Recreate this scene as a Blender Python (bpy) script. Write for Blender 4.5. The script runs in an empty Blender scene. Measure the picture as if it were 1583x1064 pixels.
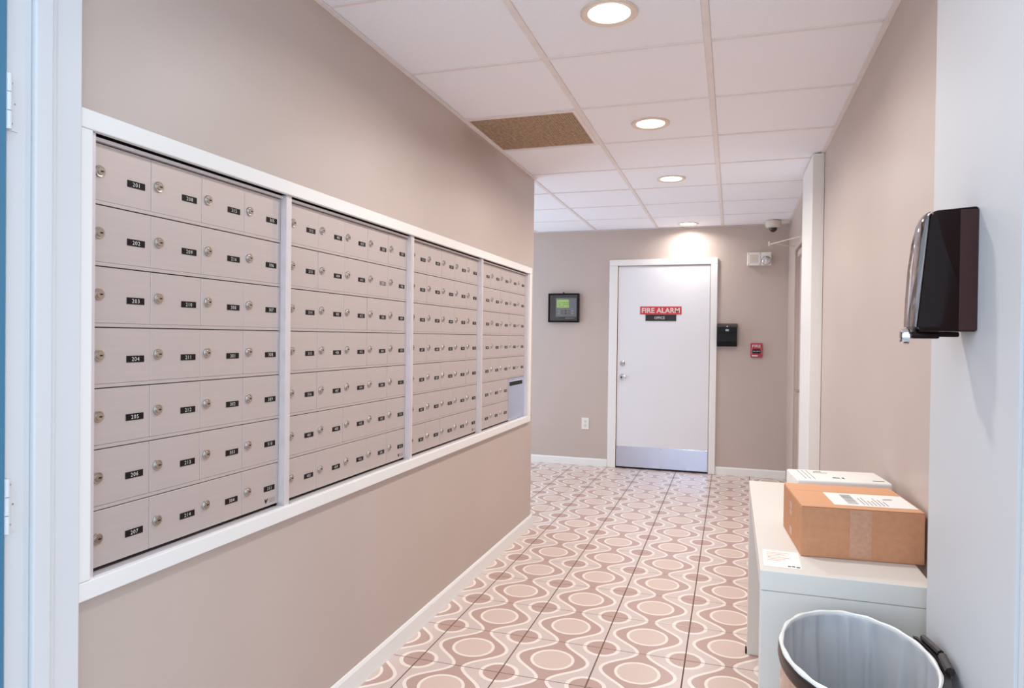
import bpy, bmesh, math, random
from mathutils import Vector, Matrix

random.seed(7)
scene = bpy.context.scene
C = scene.collection
PI = math.pi

# ------------------------------------------------------------------ camera
EYE = 1.315
F_PX, YAW, PITCH, ROLL = 1064.97, 0.30829, -0.009885, 0.012348
def make_camera():
    f = Vector((-math.sin(YAW) * math.cos(PITCH), math.cos(YAW) * math.cos(PITCH), math.sin(PITCH)))
    r = Vector((math.cos(YAW), math.sin(YAW), 0.0))
    u = r.cross(f)
    c, s = math.cos(ROLL), math.sin(ROLL)
    r2, u2 = c * r + s * u, -s * r + c * u
    cam = bpy.data.cameras.new('camera')
    cam.sensor_fit = 'HORIZONTAL'
    cam.sensor_width = 36.0
    cam.lens = F_PX / 1583.0 * 36.0
    cam.clip_start = 0.02
    o = bpy.data.objects.new('camera', cam)
    C.objects.link(o)
    o.matrix_world = Matrix(((r2.x, u2.x, -f.x, 0), (r2.y, u2.y, -f.y, 0), (r2.z, u2.z, -f.z, EYE), (0, 0, 0, 1)))
    scene.camera = o
make_camera()

# ------------------------------------------------------------------ light and exposure
SKY_COLOUR = (0.66, 0.82, 1.0)
SKY_STRENGTH = 2.35
LAMP_WATTS = 11.5
LAMP_COLOUR = (1.0, 0.985, 0.955)
EXPOSURE = 0.13
w = bpy.data.worlds.new('sky')
scene.world = w
w.use_nodes = True
bg = w.node_tree.nodes['Background']
bg.inputs[0].default_value = (*SKY_COLOUR, 1)
bg.inputs[1].default_value = SKY_STRENGTH
vs = scene.view_settings
vs.view_transform = 'Standard'
vs.look = 'None'
vs.gamma = 1.0
vs.use_curve_mapping = False
vs.exposure = EXPOSURE
scene.cycles.max_bounces = 9
scene.cycles.diffuse_bounces = 6

# ------------------------------------------------------------------ materials
def srgb(r, g, b):
    def f(c):
        c /= 255.0
        return c / 12.92 if c <= 0.04045 else ((c + 0.055) / 1.055) ** 2.4
    return (f(r), f(g), f(b), 1.0)

def material(name, col, rough=0.5, metal=0.0, spec=0.5, noise=0.0, nscale=20.0, bump=0.0, bscale=200.0,
             emit=None, estr=0.0, coat=0.0, trans=0.0, alpha=1.0, stretch=None):
    m = bpy.data.materials.new(name)
    m.use_nodes = True
    nt = m.node_tree
    p = nt.nodes['Principled BSDF']
    p.inputs['Base Color'].default_value = col
    p.inputs['Roughness'].default_value = rough
    p.inputs['Metallic'].default_value = metal
    p.inputs['Specular IOR Level'].default_value = spec
    p.inputs['Coat Weight'].default_value = coat
    p.inputs['Transmission Weight'].default_value = trans
    p.inputs['Alpha'].default_value = alpha
    if emit:
        p.inputs['Emission Color'].default_value = emit
        p.inputs['Emission Strength'].default_value = estr
    if noise or bump:
        tc = nt.nodes.new('ShaderNodeTexCoord')
        vec = tc.outputs['Object']
        if stretch:
            mp = nt.nodes.new('ShaderNodeMapping')
            mp.inputs['Scale'].default_value = stretch
            nt.links.new(vec, mp.inputs[0])
            vec = mp.outputs[0]
    if noise:
        n = nt.nodes.new('ShaderNodeTexNoise')
        n.inputs['Scale'].default_value = nscale
        n.inputs['Detail'].default_value = 6.0
        nt.links.new(vec, n.inputs['Vector'])
        r = nt.nodes.new('ShaderNodeValToRGB')
        r.color_ramp.elements[0].position = 0.3
        r.color_ramp.elements[1].position = 0.7
        a, b = 1.0 - noise, 1.0 + noise
        r.color_ramp.elements[0].color = (col[0] * a, col[1] * a, col[2] * a, 1)
        r.color_ramp.elements[1].color = (min(1, col[0] * b), min(1, col[1] * b), min(1, col[2] * b), 1)
        nt.links.new(n.outputs['Fac'], r.inputs[0])
        nt.links.new(r.outputs[0], p.inputs['Base Color'])
    if bump:
        n2 = nt.nodes.new('ShaderNodeTexNoise')
        n2.inputs['Scale'].default_value = bscale
        n2.inputs['Detail'].default_value = 3.0
        nt.links.new(vec, n2.inputs['Vector'])
        bp = nt.nodes.new('ShaderNodeBump')
        bp.inputs['Strength'].default_value = bump
        bp.inputs['Distance'].default_value = 0.002
        nt.links.new(n2.outputs['Fac'], bp.inputs['Height'])
        nt.links.new(bp.outputs[0], p.inputs['Normal'])
    return m

M = {}
M['wall'] = material('taupe wall paint', srgb(192, 175, 165), 0.42, noise=0.025, nscale=2.5, bump=0.10, bscale=260)
M['white_wall'] = material('white wall paint', srgb(208, 206, 206), 0.5, bump=0.06, bscale=150)
M['trim'] = material('white gloss trim paint', srgb(235, 231, 226), 0.35, bump=0.05, bscale=60)
M['jamb'] = material('white jamb paint', srgb(217, 216, 216), 0.3, bump=0.08, bscale=40)
M['ceil'] = material('mineral ceiling tile', srgb(248, 247, 252), 0.9, noise=0.025, nscale=90, bump=0.25, bscale=420)
M['runner'] = material('white enamel ceiling grid', srgb(238, 229, 226), 0.45, noise=0.04, nscale=12)
M['slab'] = material('dark grout', srgb(112, 86, 76), 0.9, noise=0.15, nscale=60)
M['alu'] = material('satin aluminium mail door', srgb(198, 184, 178), 0.42, metal=0.35, noise=0.02, nscale=30, bump=0.05, bscale=300, stretch=(1, 0.15, 4))
M['alu_frame'] = material('bright aluminium frame', srgb(222, 214, 214), 0.38, metal=0.35, noise=0.02, nscale=20)
M['nickel'] = material('worn nickel', srgb(192, 184, 176), 0.28, metal=1.0)
M['chrome'] = material('polished chrome', srgb(225, 225, 228), 0.12, metal=1.0)
M['black'] = material('black plastic', srgb(16, 12, 15), 0.35, spec=0.2)
M['matte_black'] = material('matte black', srgb(12, 11, 12), 0.8)
M['plate'] = material('engraved black plate', srgb(26, 19, 19), 0.4, spec=0.2)
M['plate_faded'] = material('faded number plate', srgb(120, 108, 104), 0.5, noise=0.5, nscale=400)
M['ink_white'] = material('white engraving', srgb(214, 208, 202), 0.6)
M['door'] = material('white door paint', srgb(228, 226, 228), 0.45, noise=0.01, nscale=4)
M['steel'] = material('brushed steel kick plate', srgb(206, 212, 230), 0.22, metal=1.0, bump=0.15, bscale=80, stretch=(0.3, 1, 8))
M['red'] = material('red sign plastic', srgb(200, 44, 58), 0.4)
M['sign_black'] = material('black sign plastic', srgb(34, 24, 28), 0.4)
M['white_plastic'] = material('white plastic', srgb(232, 226, 216), 0.4)
M['cream_plastic'] = material('cream plastic', srgb(216, 204, 190), 0.45)
M['grey_plastic'] = material('grey fascia', srgb(176, 178, 192), 0.5)
M['screen'] = material('green lit display', srgb(170, 200, 110), 0.3, emit=srgb(186, 222, 118), estr=0.45)
M['screen_text'] = material('display characters', srgb(110, 140, 70), 0.4)
M['table'] = material('white melamine', srgb(224, 218, 208), 0.4)
M['card'] = material('brown cardboard', srgb(196, 138, 100), 0.8, noise=0.07, nscale=55, bump=0.1, bscale=300)
M['card_edge'] = material('cardboard flap edge', srgb(214, 158, 118), 0.8)
M['tape'] = material('clear packing tape', srgb(196, 148, 120), 0.35, noise=0.10, nscale=90)
M['paper'] = material('white paper', srgb(240, 236, 230), 0.7)
M['print'] = material('grey print', srgb(150, 144, 140), 0.7)
M['print_dark'] = material('dark print', srgb(46, 40, 42), 0.7)
M['poly'] = material('white poly parcel', srgb(238, 234, 226), 0.5, noise=0.02, nscale=25, bump=0.3, bscale=25)
M['can'] = material('polished steel can', srgb(206, 190, 180), 0.12, metal=1.0)
M['can_inside'] = material('dull can inside', srgb(150, 140, 134), 0.6)
M['rim'] = material('black rim', srgb(34, 24, 22), 0.3)
M['teal'] = material('blue door paint', srgb(64, 120, 150), 0.35)
M['dispenser'] = material('glossy dark brown plastic', srgb(30, 15, 13), 0.14, spec=0.10)
M['dispenser_back'] = material('brown plastic back plate', srgb(62, 38, 36), 0.3, spec=0.2)
M['pull_red'] = material('red enamel', srgb(172, 36, 60), 0.35)
M['dirt'] = material('dusty return grille', srgb(182, 152, 126), 0.85, noise=0.3, nscale=60)
M['duct'] = material('dark duct', srgb(140, 112, 90), 0.95, noise=0.4, nscale=18)
M['dome'] = material('smoked dome', srgb(18, 15, 15), 0.08, coat=0.5)
M['lens'] = material('lit lamp lens', srgb(255, 244, 225), 0.5, emit=(1.0, 0.93, 0.82, 1), estr=14.0)
M['lamp_ring'] = material('cream lamp ring', srgb(226, 208, 192), 0.45)
M['pavement'] = material('grey pavement outside', srgb(160, 158, 155), 0.9, noise=0.1, nscale=8)

def clear_cover(name, tint, mix):
    m = bpy.data.materials.new(name)
    m.use_nodes = True
    nt = m.node_tree
    nt.nodes.clear()
    out = nt.nodes.new('ShaderNodeOutputMaterial')
    tr = nt.nodes.new('ShaderNodeBsdfTransparent')
    tr.inputs[0].default_value = tint
    gl = nt.nodes.new('ShaderNodeBsdfGlossy')
    gl.inputs['Roughness'].default_value = 0.06
    fr = nt.nodes.new('ShaderNodeFresnel')
    fr.inputs['IOR'].default_value = 1.5
    mx = nt.nodes.new('ShaderNodeMixShader')
    ad = nt.nodes.new('ShaderNodeMath')
    ad.operation = 'ADD'
    ad.inputs[1].default_value = mix
    nt.links.new(fr.outputs[0], ad.inputs[0])
    nt.links.new(ad.outputs[0], mx.inputs[0])
    nt.links.new(tr.outputs[0], mx.inputs[1])
    nt.links.new(gl.outputs[0], mx.inputs[2])
    nt.links.new(mx.outputs[0], out.inputs[0])
    return m
M['clear'] = clear_cover('clear plastic cover', (0.92, 0.95, 0.95, 1), 0.06)
M['smoke_clear'] = clear_cover('clear dispenser window', (0.75, 0.70, 0.72, 1), 0.22)

def liner_material():
    m = bpy.data.materials.new('thin white bin liner')
    m.use_nodes = True
    nt = m.node_tree
    nt.nodes.clear()
    out = nt.nodes.new('ShaderNodeOutputMaterial')
    df = nt.nodes.new('ShaderNodeBsdfPrincipled')
    df.inputs['Base Color'].default_value = srgb(240, 240, 242)
    df.inputs['Roughness'].default_value = 0.3
    tl = nt.nodes.new('ShaderNodeBsdfTranslucent')
    tl.inputs[0].default_value = srgb(240, 240, 242)
    tr = nt.nodes.new('ShaderNodeBsdfTransparent')
    m1 = nt.nodes.new('ShaderNodeMixShader'); m1.inputs[0].default_value = 0.3
    m2 = nt.nodes.new('ShaderNodeMixShader'); m2.inputs[0].default_value = 0.22
    nt.links.new(df.outputs[0], m1.inputs[1]); nt.links.new(tl.outputs[0], m1.inputs[2])
    nt.links.new(m1.outputs[0], m2.inputs[1]); nt.links.new(tr.outputs[0], m2.inputs[2])
    nt.links.new(m2.outputs[0], out.inputs[0])
    return m
M['liner'] = liner_material()

TP = 0.344   # floor tile pitch
def tile_material():
    m = bpy.data.materials.new('retro circle floor tile')
    m.use_nodes = True
    nt = m.node_tree
    p = nt.nodes['Principled BSDF']
    p.inputs['Roughness'].default_value = 0.26
    p.inputs['Specular IOR Level'].default_value = 0.5
    def N(op, a, b=None, c=None):
        n = nt.nodes.new('ShaderNodeMath'); n.operation = op
        for i, v in enumerate((a, b, c)):
            if v is None: continue
            if isinstance(v, (int, float)): n.inputs[i].default_value = v
            else: nt.links.new(v, n.inputs[i])
        return n.outputs[0]
    tc = nt.nodes.new('ShaderNodeTexCoord')
    sp = nt.nodes.new('ShaderNodeSeparateXYZ')
    nt.links.new(tc.outputs['Object'], sp.inputs[0])
    x = N('ABSOLUTE', sp.outputs[0]); y = N('ABSOLUTE', sp.outputs[1])
    r = N('SQRT', N('ADD', N('MULTIPLY', x, x), N('MULTIPLY', y, y)))
    u = N('SUBTRACT', x, TP / 2); v = N('SUBTRACT', y, TP / 2)
    rc = N('SQRT', N('ADD', N('MULTIPLY', u, u), N('MULTIPLY', v, v)))
    wv = N('ADD', N('MULTIPLY', N('COSINE', N('MULTIPLY', y, 2 * PI / TP)), 0.0615), 0.0765)
    dwv = N('MULTIPLY', N('SINE', N('MULTIPLY', y, 2 * PI / TP)), 0.0615 * 2 * PI / TP)
    nrm = N('SQRT', N('ADD', N('MULTIPLY', dwv, dwv), 1.0))
    d = N('DIVIDE', N('SUBTRACT', x, wv), nrm)        # distance outside the wavy outline
    nz = nt.nodes.new('ShaderNodeTexNoise')
    nz.inputs['Scale'].default_value = 260.0
    nz.inputs['Detail'].default_value = 2.0
    nt.links.new(tc.outputs['Object'], nz.inputs['Vector'])
    BROWN, CREAM, PINK, TAN = srgb(188, 157, 146), srgb(240, 227, 217), srgb(212, 193, 184), srgb(215, 191, 178)
    def mix(fac, a, b):
        n = nt.nodes.new('ShaderNodeMix'); n.data_type = 'RGBA'
        nt.links.new(fac, n.inputs[0])
        for k, c in ((6, a), (7, b)):
            if isinstance(c, tuple): n.inputs[k].default_value = c
            else: nt.links.new(c, n.inputs[k])
        return n.outputs[2]
    def less(a, t): return N('LESS_THAN', a, t)
    col = mix(less(d, 0.014), PINK, CREAM)
    col = mix(less(d, 0.0), col, BROWN)
    col = mix(less(r, 0.090), col, CREAM)
    col = mix(less(r, 0.078), col, TAN)
    col = mix(less(rc, 0.079), col, CREAM)
    col = mix(less(rc, 0.063), col, BROWN)
    hs = nt.nodes.new('ShaderNodeHueSaturation')
    nt.links.new(col, hs.inputs['Color'])
    nt.links.new(N('ADD', N('MULTIPLY', nz.outputs['Fac'], 0.30), 0.85), hs.inputs['Value'])
    nt.links.new(hs.outputs[0], p.inputs['Base Color'])
    bp = nt.nodes.new('ShaderNodeBump'); bp.inputs['Strength'].default_value = 0.05; bp.inputs['Distance'].default_value = 0.001
    nt.links.new(nz.outputs['Fac'], bp.inputs['Height'])
    nt.links.new(bp.outputs[0], p.inputs['Normal'])
    return m
M['tile'] = tile_material()

# ------------------------------------------------------------------ mesh helpers
class MB:
    """collects geometry; every face carries a material slot number"""
    def __init__(self):
        self.v, self.f, self.m = [], [], []
    def add(self, verts, faces, slot=0):
        o = len(self.v)
        self.v += [tuple(p) for p in verts]
        self.f += [tuple(i + o for i in f) for f in faces]
        self.m += [slot] * len(faces)
        return self
    def box(self, x0, x1, y0, y1, z0, z1, slot=0):
        v = [(x, y, z) for z in (z0, z1) for y in (y0, y1) for x in (x0, x1)]
        return self.add(v, [(0, 2, 3, 1), (4, 5, 7, 6), (0, 1, 5, 4), (2, 6, 7, 3), (0, 4, 6, 2), (1, 3, 7, 5)], slot)
    def rbox(self, x0, x1, y0, y1, z0, z1, r=0.003, seg=2, slot=0):
        bm = bmesh.new()
        bmesh.ops.create_cube(bm, size=1.0)
        for q in bm.verts:
            q.co = Vector(((x0 + x1) / 2 + q.co.x * (x1 - x0), (y0 + y1) / 2 + q.co.y * (y1 - y0), (z0 + z1) / 2 + q.co.z * (z1 - z0)))
        bmesh.ops.bevel(bm, geom=bm.edges[:], offset=r, segments=seg, affect='EDGES', profile=0.5)
        bm.verts.index_update()
        self.add([q.co[:] for q in bm.verts], [[q.index for q in f.verts] for f in bm.faces], slot)
        bm.free()
        return self
    def prism(self, poly, axis, a, b, slot=0):
        """poly: 2-D outline; axis: the extruded axis index; the outline fills the other two in order"""
        n = len(poly)
        def P(q, t):
            c = [0, 0, 0]; k = [i for i in range(3) if i != axis]
            c[k[0]], c[k[1]], c[axis] = q[0], q[1], t
            return tuple(c)
        v = [P(q, a) for q in poly] + [P(q, b) for q in poly]
        f = [tuple(range(n))[::-1], tuple(range(n, 2 * n))] + [(i, (i + 1) % n, n + (i + 1) % n, n + i) for i in range(n)]
        return self.add(v, f, slot)
    def lathe(self, prof, origin=(0, 0, 0), axis=2, n=24, slot=0, sx=1.0, sy=1.0, closed=False):
        """prof: (radius, height) pairs; spun round the axis"""
        k = [i for i in range(3) if i != axis]
        v = []
        for (r, hgt) in prof:
            for i in range(n):
                a = 2 * PI * i / n
                c = [0, 0, 0]
                c[k[0]], c[k[1]], c[axis] = r * math.cos(a) * sx, r * math.sin(a) * sy, hgt
                v.append((c[0] + origin[0], c[1] + origin[1], c[2] + origin[2]))
        f = []
        for j in range(len(prof) - 1):
            for i in range(n):
                f.append((j * n + i, j * n + (i + 1) % n, (j + 1) * n + (i + 1) % n, (j + 1) * n + i))
        if closed:
            f.append(tuple(range(n))[::-1])
            f.append(tuple(range((len(prof) - 1) * n, len(prof) * n)))
        return self.add(v, f, slot)
    def tube(self, pts, r, n=8, slot=0):
        pts = [Vector(p) for p in pts]
        v, f = [], []
        for i, p in enumerate(pts):
            t = (pts[min(i + 1, len(pts) - 1)] - pts[max(i - 1, 0)]).normalized()
            s = t.cross(Vector((0, 0, 1)))
            if s.length < 1e-3: s = t.cross(Vector((1, 0, 0)))
            s.normalize(); q = s.cross(t)
            for j in range(n):
                a = 2 * PI * j / n
                v.append(tuple(p + r * (math.cos(a) * s + math.sin(a) * q)))
        for i in range(len(pts) - 1):
            for j in range(n):
                f.append((i * n + j, i * n + (j + 1) % n, (i + 1) * n + (j + 1) % n, (i + 1) * n + j))
        f.append(tuple(range(n))[::-1]); f.append(tuple(range((len(pts) - 1) * n, len(pts) * n)))
        return self.add(v, f, slot)
    def mesh(self, name, mats, origin=(0, 0, 0), smooth=False):
        me = bpy.data.meshes.new(name)
        ox, oy, oz = origin
        me.from_pydata([(x - ox, y - oy, z - oz) for x, y, z in self.v], [], self.f)
        for mm in (mats if isinstance(mats, (list, tuple)) else [mats]):
            me.materials.append(M[mm])
        me.polygons.foreach_set('material_index', self.m)
        bm = bmesh.new(); bm.from_mesh(me)
        bmesh.ops.recalc_face_normals(bm, faces=bm.faces)
        bm.to_mesh(me); bm.free()
        if smooth:
            me.polygons.foreach_set('use_smooth', [True] * len(me.polygons))
            me.set_sharp_from_angle(angle=math.radians(38))
        me.update()
        return me

WORLD = {}   # object -> origin in world coordinates (unrotated parents)
def link(name, data, parent=None, origin=(0, 0, 0)):
    o = bpy.data.objects.new(name, data)
    C.objects.link(o)
    po = WORLD.get(parent.name, (0, 0, 0)) if parent else (0, 0, 0)
    o.location = (origin[0] - po[0], origin[1] - po[1], origin[2] - po[2])
    o.parent = parent
    WORLD[o.name] = tuple(origin)
    return o
def build(name, mb, mats, parent=None, origin=None, smooth=False):
    if origin is None:
        origin = WORLD.get(parent.name, (0, 0, 0)) if parent else (0, 0, 0)
    return link(name, mb.mesh(name, mats, origin, smooth), parent, origin)
def tag(o, label, cat, group=None):
    o['label'] = label; o['category'] = cat
    if group: o['group'] = group
    return o
def struct(o, label=None):
    o['kind'] = 'structure'
    if label: o['label'] = label
    return o
def thing(name, label, cat, origin, group=None):
    return tag(link(name, None, None, origin), label, cat, group)

# ------------------------------------------------------------------ lettering
GLYPH = {}
def prepare_text(strings):
    tmp = []
    for s in strings:
        cu = bpy.data.curves.new('lettering', 'FONT')
        cu.body = s; cu.size = 1.0; cu.resolution_u = 3; cu.align_x = 'CENTER'
        if len(s) > 1: cu.offset = 0.022 if s == 'FIRE ALARM' else 0.008
        o = bpy.data.objects.new('lettering', cu)
        C.objects.link(o); tmp.append((s, o, cu))
    bpy.context.view_layer.update()
    dg = bpy.context.evaluated_depsgraph_get()
    for s, o, cu in tmp:
        me = bpy.data.meshes.new_from_object(o.evaluated_get(dg))
        vs_ = [(q.co.x, q.co.y) for q in me.vertices]
        fs_ = [tuple(p.vertices) for p in me.polygons]
        if vs_:
            xs = [a for a, b in vs_]; ys = [b for a, b in vs_]
            mx, my = (min(xs) + max(xs)) / 2, (min(ys) + max(ys)) / 2
            hh = max(ys) - min(ys); ww = max(xs) - min(xs)
            GLYPH[s] = ([((a - mx) / hh, (b - my) / hh) for a, b in vs_], fs_, ww / hh)
        bpy.data.meshes.remove(me)
    for s, o, cu in tmp:
        bpy.data.objects.remove(o); bpy.data.curves.remove(cu)
prepare_text(list('0123456789') + ['FIRE ALARM', 'OFFICE', 'FIRE', 'PULL DOWN'])
def letter(mb, s, place, height, width=None, slot=1):
    """place(u, v) -> 3-D point for lettering coordinates in metres, centred"""
    vs_, fs_, asp = GLYPH[s]
    sx = height if width is None else width / asp
    mb.add([place(a * sx, b * height) for a, b in vs_], fs_, slot)

# ------------------------------------------------------------------ setting: dimensions
XL, XR = -1.325, 0.505          # hallway wall faces
ZC = 2.42                       # ceiling
YB = 7.01                       # far wall
YE = 4.63                       # end of mailbox wall
Y0 = 0.95                       # entrance
XFAR = -2.9                     # side passage end
WT = 0.14

# floor slab (grout) + tiles
fl = struct(build('floor', MB().box(XFAR, XR + WT, 0.80, YB, -0.12, -0.0012), 'slab'), 'retro patterned tile floor')
pv = struct(build('floor_outside', MB().box(-6, 5, -5, 0.795, -0.14, -0.004), 'pavement'), 'grey pavement outside the entrance')
tile_cache = {}
GX, GY = -0.162, 2.552
G = 0.0024
def floor_tile(i, j, lim):
    cx, cy = GX + (i + 0.5) * TP, GY + (j + 0.5) * TP
    x0, x1 = max(cx - TP / 2 + G, lim[0]), min(cx + TP / 2 - G, lim[1])
    y0, y1 = max(cy - TP / 2 + G * 0.9, lim[2]), min(cy + TP / 2 - G * 0.9, lim[3])
    if x1 - x0 < 0.02 or y1 - y0 < 0.02: return
    key = tuple(round(t, 4) for t in (x0 - cx, x1 - cx, y0 - cy, y1 - cy))
    if key not in tile_cache:
        mb = MB()
        b = 0.0014
        a0, a1, b0, b1 = key
        v = [(a0, b0, -0.006), (a1, b0, -0.006), (a1, b1, -0.006), (a0, b1, -0.006),
             (a0, b0, -b), (a1, b0, -b), (a1, b1, -b), (a0, b1, -b),
             (a0 + b, b0 + b, 0), (a1 - b, b0 + b, 0), (a1 - b, b1 - b, 0), (a0 + b, b1 - b, 0)]
        f = [(3, 2, 1, 0)] + [(k, (k + 1) % 4, 4 + (k + 1) % 4, 4 + k) for k in range(4)] + \
            [(4 + k, 4 + (k + 1) % 4, 8 + (k + 1) % 4, 8 + k) for k in range(4)] + [(8, 9, 10, 11)]
        mb.add(v, f)
        tile_cache[key] = mb.mesh('floor_tile', 'tile')
    link('floor_tile', tile_cache[key], fl, (cx, cy, 0))
for j in range(-5, 14):
    for i in range(-5, 3):
        cyj = GY + (j + 0.5) * TP
        floor_tile(i, j, (XL - 0.01, XR + 0.0, 0.81, YB))
for j in range(5, 14):
    for i in range(-8, -3):
        cxi = GX + (i + 0.5) * TP
        if GX + i * TP + G > XL - 0.01: continue
        floor_tile(i, j, (XFAR, XL - 0.0105, YE, YB))

# ceiling: plenum slab, tiles, grid
ce = struct(build('ceiling', MB().box(XFAR - 0.1, XR + WT + 0.1, 0.86, YB + 0.1, ZC + 0.05, ZC + 0.16), 'ceil'), 'suspended ceiling of white tiles')
CXL = [-2.9, -2.585, -1.964, -1.343, -0.722, -0.100, XR]
CY0, CP = 2.655, 0.621
cyl = [CY0 + k * CP for k in range(-3, 8)]
cyl[-1] = YB
HW = 0.0125
LIGHT_Y = (2.335, 3.59, 4.86, 6.80)
ct_cache = {}
def ceiling_tile(x0, x1, y0, y1, jit):
    key = (round(x1 - x0, 3), round(y1 - y0, 3))
    if key not in ct_cache:
        a, b = key[0] / 2, key[1] / 2
        ct_cache[key] = MB().rbox(-a, a, -b, b, 0, 0.014, 0.002, 1).mesh('ceiling_tile', 'ceil')
    link('ceiling_tile', ct_cache[key], ce, ((x0 + x1) / 2, (y0 + y1) / 2, ZC + 0.002 + jit))
for r in range(len(cyl) - 1):
    y0, y1 = max(cyl[r], 0.87), cyl[r + 1]
    for c in range(len(CXL) - 1):
        x0, x1 = CXL[c], CXL[c + 1]
        if c < 3 and y1 < YE + 0.05: continue
        if c == 3: x0 = XL if y1 < YE else x0
        ya = y0
        if c < 3 and y0 < YE: ya = YE
        if c == 3 and r == 4: pass            # the return grille takes this bay
        else:
            ceiling_tile(x0 + HW, x1 - HW, ya + 0.0075, y1 - 0.0075, random.uniform(0, 0.0015))
runner = lambda x0, x1, y0, y1: MB().box(x0, x1, y0, y1, ZC - 0.001, ZC + 0.03)
for x in CXL[1:-1]:
    ys = YE if x < -1.0 else 0.87
    build('grid_runner', runner(x - 0.012, x + 0.012, ys, YB), 'runner', ce, (x, ys, ZC))
for y in cyl[:-1]:
    for c in range(len(CXL) - 1):
        x0, x1 = CXL[c], CXL[c + 1]
        if c < 3 and y < YE: continue
        if c == 3 and y < YE: x0 = XL
        if y < 0.88: continue
        build('cross_tee', runner(x0 + 0.0125, x1 - 0.0125, y - 0.007, y + 0.007), 'runner', ce, ((x0 + x1) / 2, y, ZC))

# left wall with the mailbox opening
OY0, OY1, OZ0, OZ1 = 1.136, 4.502, 0.776, 1.757
mb = MB()
XW = XL - 0.13
mb.box(XW, XL, 1.106, YE, 0, OZ0)
mb.box(XW, XL, 1.106, YE, OZ1, ZC + 0.05)
mb.box(XW, XL, 1.106, OY0, OZ0, OZ1)
mb.box(XW, XL, OY1, YE, OZ0, OZ1)
struct(build('wall_left', mb, 'wall'), 'taupe wall holding the mailboxes')
struct(build('wall_mailroom', MB().box(XFAR, XW - 0.005, YE - 0.12, YE, 0, ZC + 0.05), 'wall'), 'taupe wall of the side passage')
struct(build('wall_back', MB().box(XFAR, XR + WT, YB, YB + WT, 0, ZC + 0.05), 'wall'), 'taupe wall at the far end')
# right wall with the side door opening
DY0, DY1, DZ = 5.30, 6.16, 2.06
mb = MB()
mb.box(XR, XR + WT, 1.81, DY0, 0, ZC + 0.05)
mb.box(XR, XR + WT, DY1, YB, 0, ZC + 0.05)
mb.box(XR, XR + WT, DY0, DY1, DZ, ZC + 0.05)
struct(build('wall_right', mb, 'wall'), 'taupe right wall')
struct(build('wall_pilaster', MB().rbox(0.44, XR, 4.40, 4.99, 0, ZC - 0.0045, 0.004, 2), 'trim', None, (0.44, 4.40, 0)), 'white boxed pilaster on the right wall')
struct(build('wall_pier', MB().box(0.44, XR + WT, 1.297, 1.81, 0, ZC + 0.05), 'white_wall'), 'white wall pier carrying the dispenser')
struct(build('wall_entrance_right', MB().box(0.446, XR + WT, 0.88, 1.296, 0, ZC + 0.05), 'jamb'), 'white entrance reveal')

# wall angles along the ceiling
k = 1
for (a, b) in (((XL, XL + 0.020), (1.1, YE)), ((XR - 0.020, XR), (1.82, YB - 0.021))):
    struct(build('trim_%d' % k, MB().box(a[0], a[1], b[0], b[1], ZC - 0.004, ZC - 0.0015), 'runner'), 'thin white ceiling edge angle'); k += 1
struct(build('trim_%d' % k, MB().box(XFAR, XR - 0.021, YB - 0.02, YB, ZC - 0.004, ZC - 0.0015), 'runner'), 'thin white ceiling edge angle'); k += 1

# baseboards
def baseboard(name, poly, axis, a, b):
    return struct(build(name, MB().prism(poly, axis, a, b), 'trim', smooth=False), 'white painted baseboard')
prof = lambda x, s: [(x, 0.0005), (x + s * 0.019, 0.0005), (x + s * 0.017, 0.012), (x + s * 0.012, 0.064), (x + s * 0.006, 0.073), (x, 0.075)]
baseboard('baseboard_left', prof(XL, 1), 1, 1.106, YE + 0.012)
baseboard('baseboard_left_end', [(YE, 0.0005), (YE + 0.014, 0.0005), (YE + 0.012, 0.07), (YE, 0.075)], 0, XFAR, XL)
bp_ = [(YB, 0.0005), (YB - 0.015, 0.0005), (YB - 0.014, 0.066), (YB - 0.008, 0.075), (YB, 0.077)]
baseboard('baseboard_back_left', bp_, 0, XFAR, -1.196)
baseboard('baseboard_back_right', bp_, 0, -0.133, XR)
baseboard('baseboard_right', prof(XR, -1), 1, 5.0, DY0 - 0.07)

# mailbox trim frame
tz0, tz1, ty0, ty1 = 0.739, 1.789, 1.106, 4.548
tf = struct(link('trim_%d' % (k + 1), None, None, (XL, ty0, tz0)), 'white wooden frame around the mailbox banks')
XT = XL + 0.017
for nm, q in (('top_rail', (ty0, ty1, 1.7475, tz1)), ('bottom_rail', (ty0, ty1, tz0, OZ0 + 0.004)),
              ('side_stile', (ty0, OY0, OZ0 + 0.0045, 1.747)), ('side_stile', (OY1 - 0.004, ty1, OZ0 + 0.0045, 1.747))):
    build(nm, MB().rbox(XL + 0.0002, XT, q[0], q[1], q[2], q[3], 0.0025, 2), 'trim', tf)

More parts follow.
